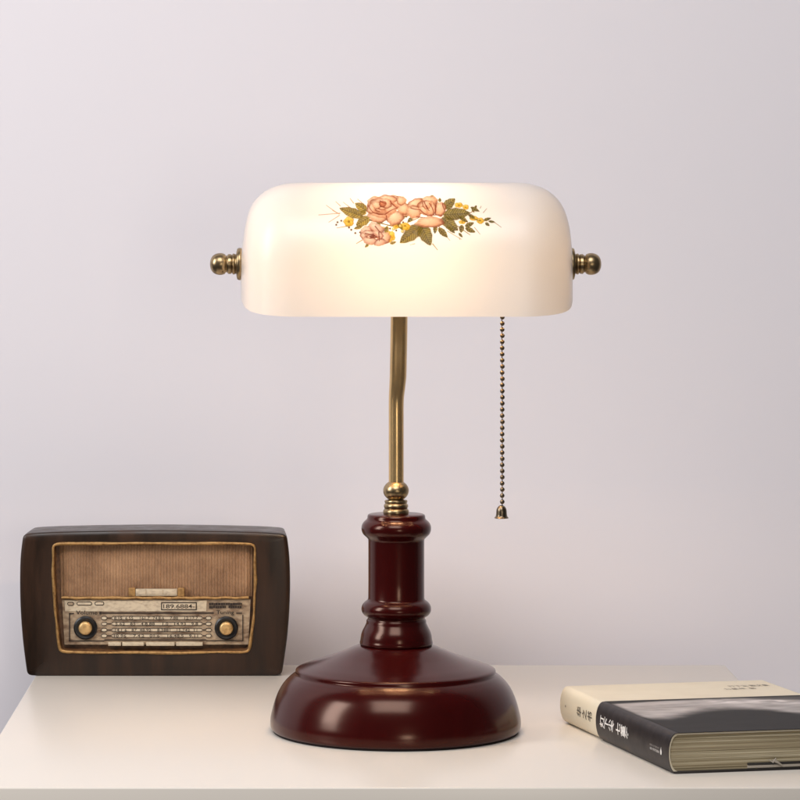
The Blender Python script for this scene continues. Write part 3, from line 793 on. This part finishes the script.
# the printed picture: a sheet bonded on the band's front, painted by vertex colour
nt, nw = 170, 190
vs, fs, pc = [], [], []
r1 = np.random.RandomState(11); g1 = r1.rand(80, 80)
def vn(x, y):
    xi, yi = int(x) % 78, int(y) % 78; fx, fy = x-int(x), y-int(y)
    fx = fx*fx*(3-2*fx); fy = fy*fy*(3-2*fy)
    return (g1[yi,xi]*(1-fx)+g1[yi,xi+1]*fx)*(1-fy)+(g1[yi+1,xi]*(1-fx)+g1[yi+1,xi+1]*fx)*fy
def s01(x, a, c): x = max(0, min(1, (x-a)/(c-a))); return x*x*(3-2*x)
for j in range(nt+1):
    t_ = 0.3545+(0.9995-0.3545)*j/nt
    for i in range(nw+1):
        w_ = 6+(WD-6.4)*i/nw
        p = BP(t_, w_, TH+TH0+0.45+0.12); vs.append(p)
        dep = F+p[1]; u = U0+p[0]*F/dep; v = V0+(H-p[2])*F/dep
        # q: position along / across the picture in the sheet's own frame
        a = (t_-0.354)/0.646; c = w_/WD
        n_ = 0.5*vn(a*16, c*7)+0.3*vn(a*40+9, c*15)+0.2*vn(a*90+3, c*34)
        lowr = float(np.interp(c, [0,.06,.125,.2,.3,.4,.5,.58,.65,.745,.85,1], [.52,.60,.62,.56,.47,.41,.385,.40,.45,.59,.68,.76]))+0.04*(n_-0.5)   # lower edge of the pale hill
        upr = 0.02+0.05*math.exp(-((c-0.0)/0.25)**2)
        hill = s01(a, upr, upr+0.05)*(1-s01(a, lowr-0.16, lowr+0.04))
        left = s01(c, 0.01, 0.06)
        k = hill*left*(0.60+0.75*(n_-0.3))
        streak = s01(c, 0.42, 0.55)*(1-s01(c, 0.80, 0.95))*math.exp(-((a-0.10-0.25*(c-0.5))/0.06)**2)*s01(vn(a*60, c*22), 0.35, 0.75)
        tri = s01(c, 0.60, 0.75)*(1-s01(a, 0.02+0.12*(c-0.6)/0.4, 0.10+0.14*(c-0.6)/0.4))
        k = k*(1-tri*0.85)+0.7*streak
        lo = 0.014+0.010*n_; val = lo+(0.46)*max(0, min(1.3, k))
        pc.append((val, val*0.93, val*0.90, 1))
for j in range(nt):
    for i in range(nw): a = j*(nw+1)+i; fs.append((a, a+1, a+nw+2, a+nw+1))
M['picture'] = principled('printed_cloud_picture', (0.1, 0.1, 0.1), 0.55, spec=0.12, attr='paint', bump=((90, 90, 90), 0.10, 0.0004))
b2 = MB(); b2.add(vs, fs)
pic = b2.build('cover_picture', M['picture'], o, angle=180, recalc=False)
ca = pic.data.color_attributes.new('paint', 'FLOAT_COLOR', 'POINT'); ca.data.foreach_set('color', np.array(pc, dtype=np.float32).ravel())
bt = MB()
tt = [0.395, 0.435, 0.475, 0.545, 0.588, 0.631]
for t_, ch in zip(tt, '灯下尘七堇年'): spine_text(bt, ch, t_, t_+0.038, 14.5, 26.0, 0.8, 0)
spine_text(bt, '、', 0.516, 0.526, 20, 24, 0.8, 0)
bt.build('spine_lettering', [M['white_ink'], M['grey_ink']], o, recalc=False)
bt = MB()
spine_text(bt, 'BEIJING OCTOBER ARTS', 0.845, 0.925, 18.3, 20.4, 0.8, 1, True)
spine_text(bt, '北京十月文艺出版社', 0.845, 0.925, 15.0, 17.4, 0.8, 0, True)
# flame mark
fl = [(0.0,0.0),(0.6,-0.1),(1.0,0.25),(1.05,0.55),(0.6,0.85),(0.55,1.2),(0.3,0.9),(-0.05,0.5)]
bt.add([spine_pt(0.934+0.012*x, 14.6+6.0*y, 0.8) for x, y in fl], [tuple(range(len(fl)))], 0)
bt.build('publisher_mark', [M['white_ink'], M['grey_ink']], o, recalc=False)

# page block: slightly bowed stack, with a few leaves standing proud
b = MB()
layers = 46
for k in range(layers):
    z0 = TH0+1.5+(TH-3.0)*k/layers; z1 = TH0+1.5+(TH-3.0)*(k+1)/layers-0.03
    q = (k+0.5)/layers*2-1
    w0 = 1.6-2.6*(1-q*q)+0.6; tN = 0.992-random.uniform(0, 0.0035); w1 = WD-4-2.5*(1-q*q)+random.uniform(-.3,.3)
    vs = [BP(t_, w_, z) for z in (z0, z1) for t_, w_ in ((0.006, w0), (0.006, w1), (tN, w1), (tN, w0))]
    b.add(vs, [(0,1,2,3),(7,6,5,4),(0,4,5,1),(1,5,6,2),(2,6,7,3),(3,7,4,0)])
b.build('pages', M['pages'], book, angle=30)
# jacket flap folded inside the back board, and a pale end leaf beside it
def slab(t0, t1, w0, w1, z0, z1, mat, name):
    b = MB(); vs = [BP(t_, w_, z) for z in (z0, z1) for t_, w_ in ((t0, w0), (t0, w1), (t1, w1), (t1, w0))]
    b.add(vs, [(0,1,2,3),(7,6,5,4),(0,4,5,1),(1,5,6,2),(2,6,7,3),(3,7,4,0)]); return b.build(name, mat, book, bevel=0.2)
slab(0.3, 0.9965, 74, WD-2, 5.4, 7.6, M['dark_board'], 'jacket_flap')
slab(0.3, 0.9955, 74, WD-2, 2.6, 5.3, M['edge_grey'], 'end_leaf')
slab(0.37, 0.9985, 2.0, WD, 0.25, 2.3, M['dark_board'], 'back_board')
# short frayed thread stuck on the lower page edge
b = MB()
p = [BP(0.9975, 98, 9.5), BP(0.999, 101, 8.2), BP(1.0, 104, 6.6), BP(1.0, 107, 4.4)]
b.tube(p, [1.0, 1.3, 0.9, 0.7], n=8); b.tube([BP(0.998, 94, 10), BP(1.0, 98, 7.6), BP(0.999, 101, 11.5)], [0.5, 0.9, 0.5], n=8)
b.build('frayed_thread', M['edge_grey'], book)

# ---------------------------------------------------------------- light
def area(name, loc, target, size, energy, col, sy=None):
    l = bpy.data.lights.new(name, 'AREA'); l.energy = energy; l.color = col
    l.shape = 'RECTANGLE'; l.size = size; l.size_y = sy or size
    o = bpy.data.objects.new(name, l); COL.objects.link(o); o.location = loc
    o.rotation_euler = (Vector(target)-Vector(loc)).to_track_quat('-Z', 'Y').to_euler()
    return o
area('softbox_left', (-1.75, -0.80, 1.15), (0.0, 0.1, 0.25), 0.6, 33, (1.0, 0.985, 0.995), 1.3)
area('softbox_high', (-0.15, -1.65, 2.15), (0.0, 0.25, 0.2), 1.4, 40, (1.0, 0.98, 0.985), 1.2)
area('stem_fill_strip', (0.50, -2.8, 0.32), (0.05, 0, 0.25), 0.38, 6.5, (1.0, 0.90, 0.76), 0.55)  # added unseen strip light, gives the brass stem a highlight
wd = bpy.data.worlds.new('World'); S.world = wd; wd.use_nodes = True
bg = wd.node_tree.nodes['Background']; bg.inputs[0].default_value = (0.95, 0.93, 1.0, 1); bg.inputs[1].default_value = 0.07

# ---------------------------------------------------------------- camera
cam = bpy.data.cameras.new('camera'); co = bpy.data.objects.new('camera', cam); COL.objects.link(co)
co.location = (0, -F*K, H*K); co.rotation_euler = (math.radians(90), 0, 0)
cam.sensor_width = 36; cam.lens = 36*F/800; cam.shift_x = (400-U0)/800; cam.shift_y = -(400-V0)/800
cam.clip_start = 0.05; cam.clip_end = 50
S.camera = co
S.view_settings.view_transform = 'Standard'; S.view_settings.look = 'None'; S.view_settings.exposure = 0; S.view_settings.gamma = 1
S.render.engine = 'CYCLES'; S.cycles.use_denoising = True
S.cycles.max_bounces = 10; S.cycles.diffuse_bounces = 5; S.cycles.transparent_max_bounces = 8
S.cycles.sample_clamp_indirect = 8; S.cycles.caustics_reflective = True
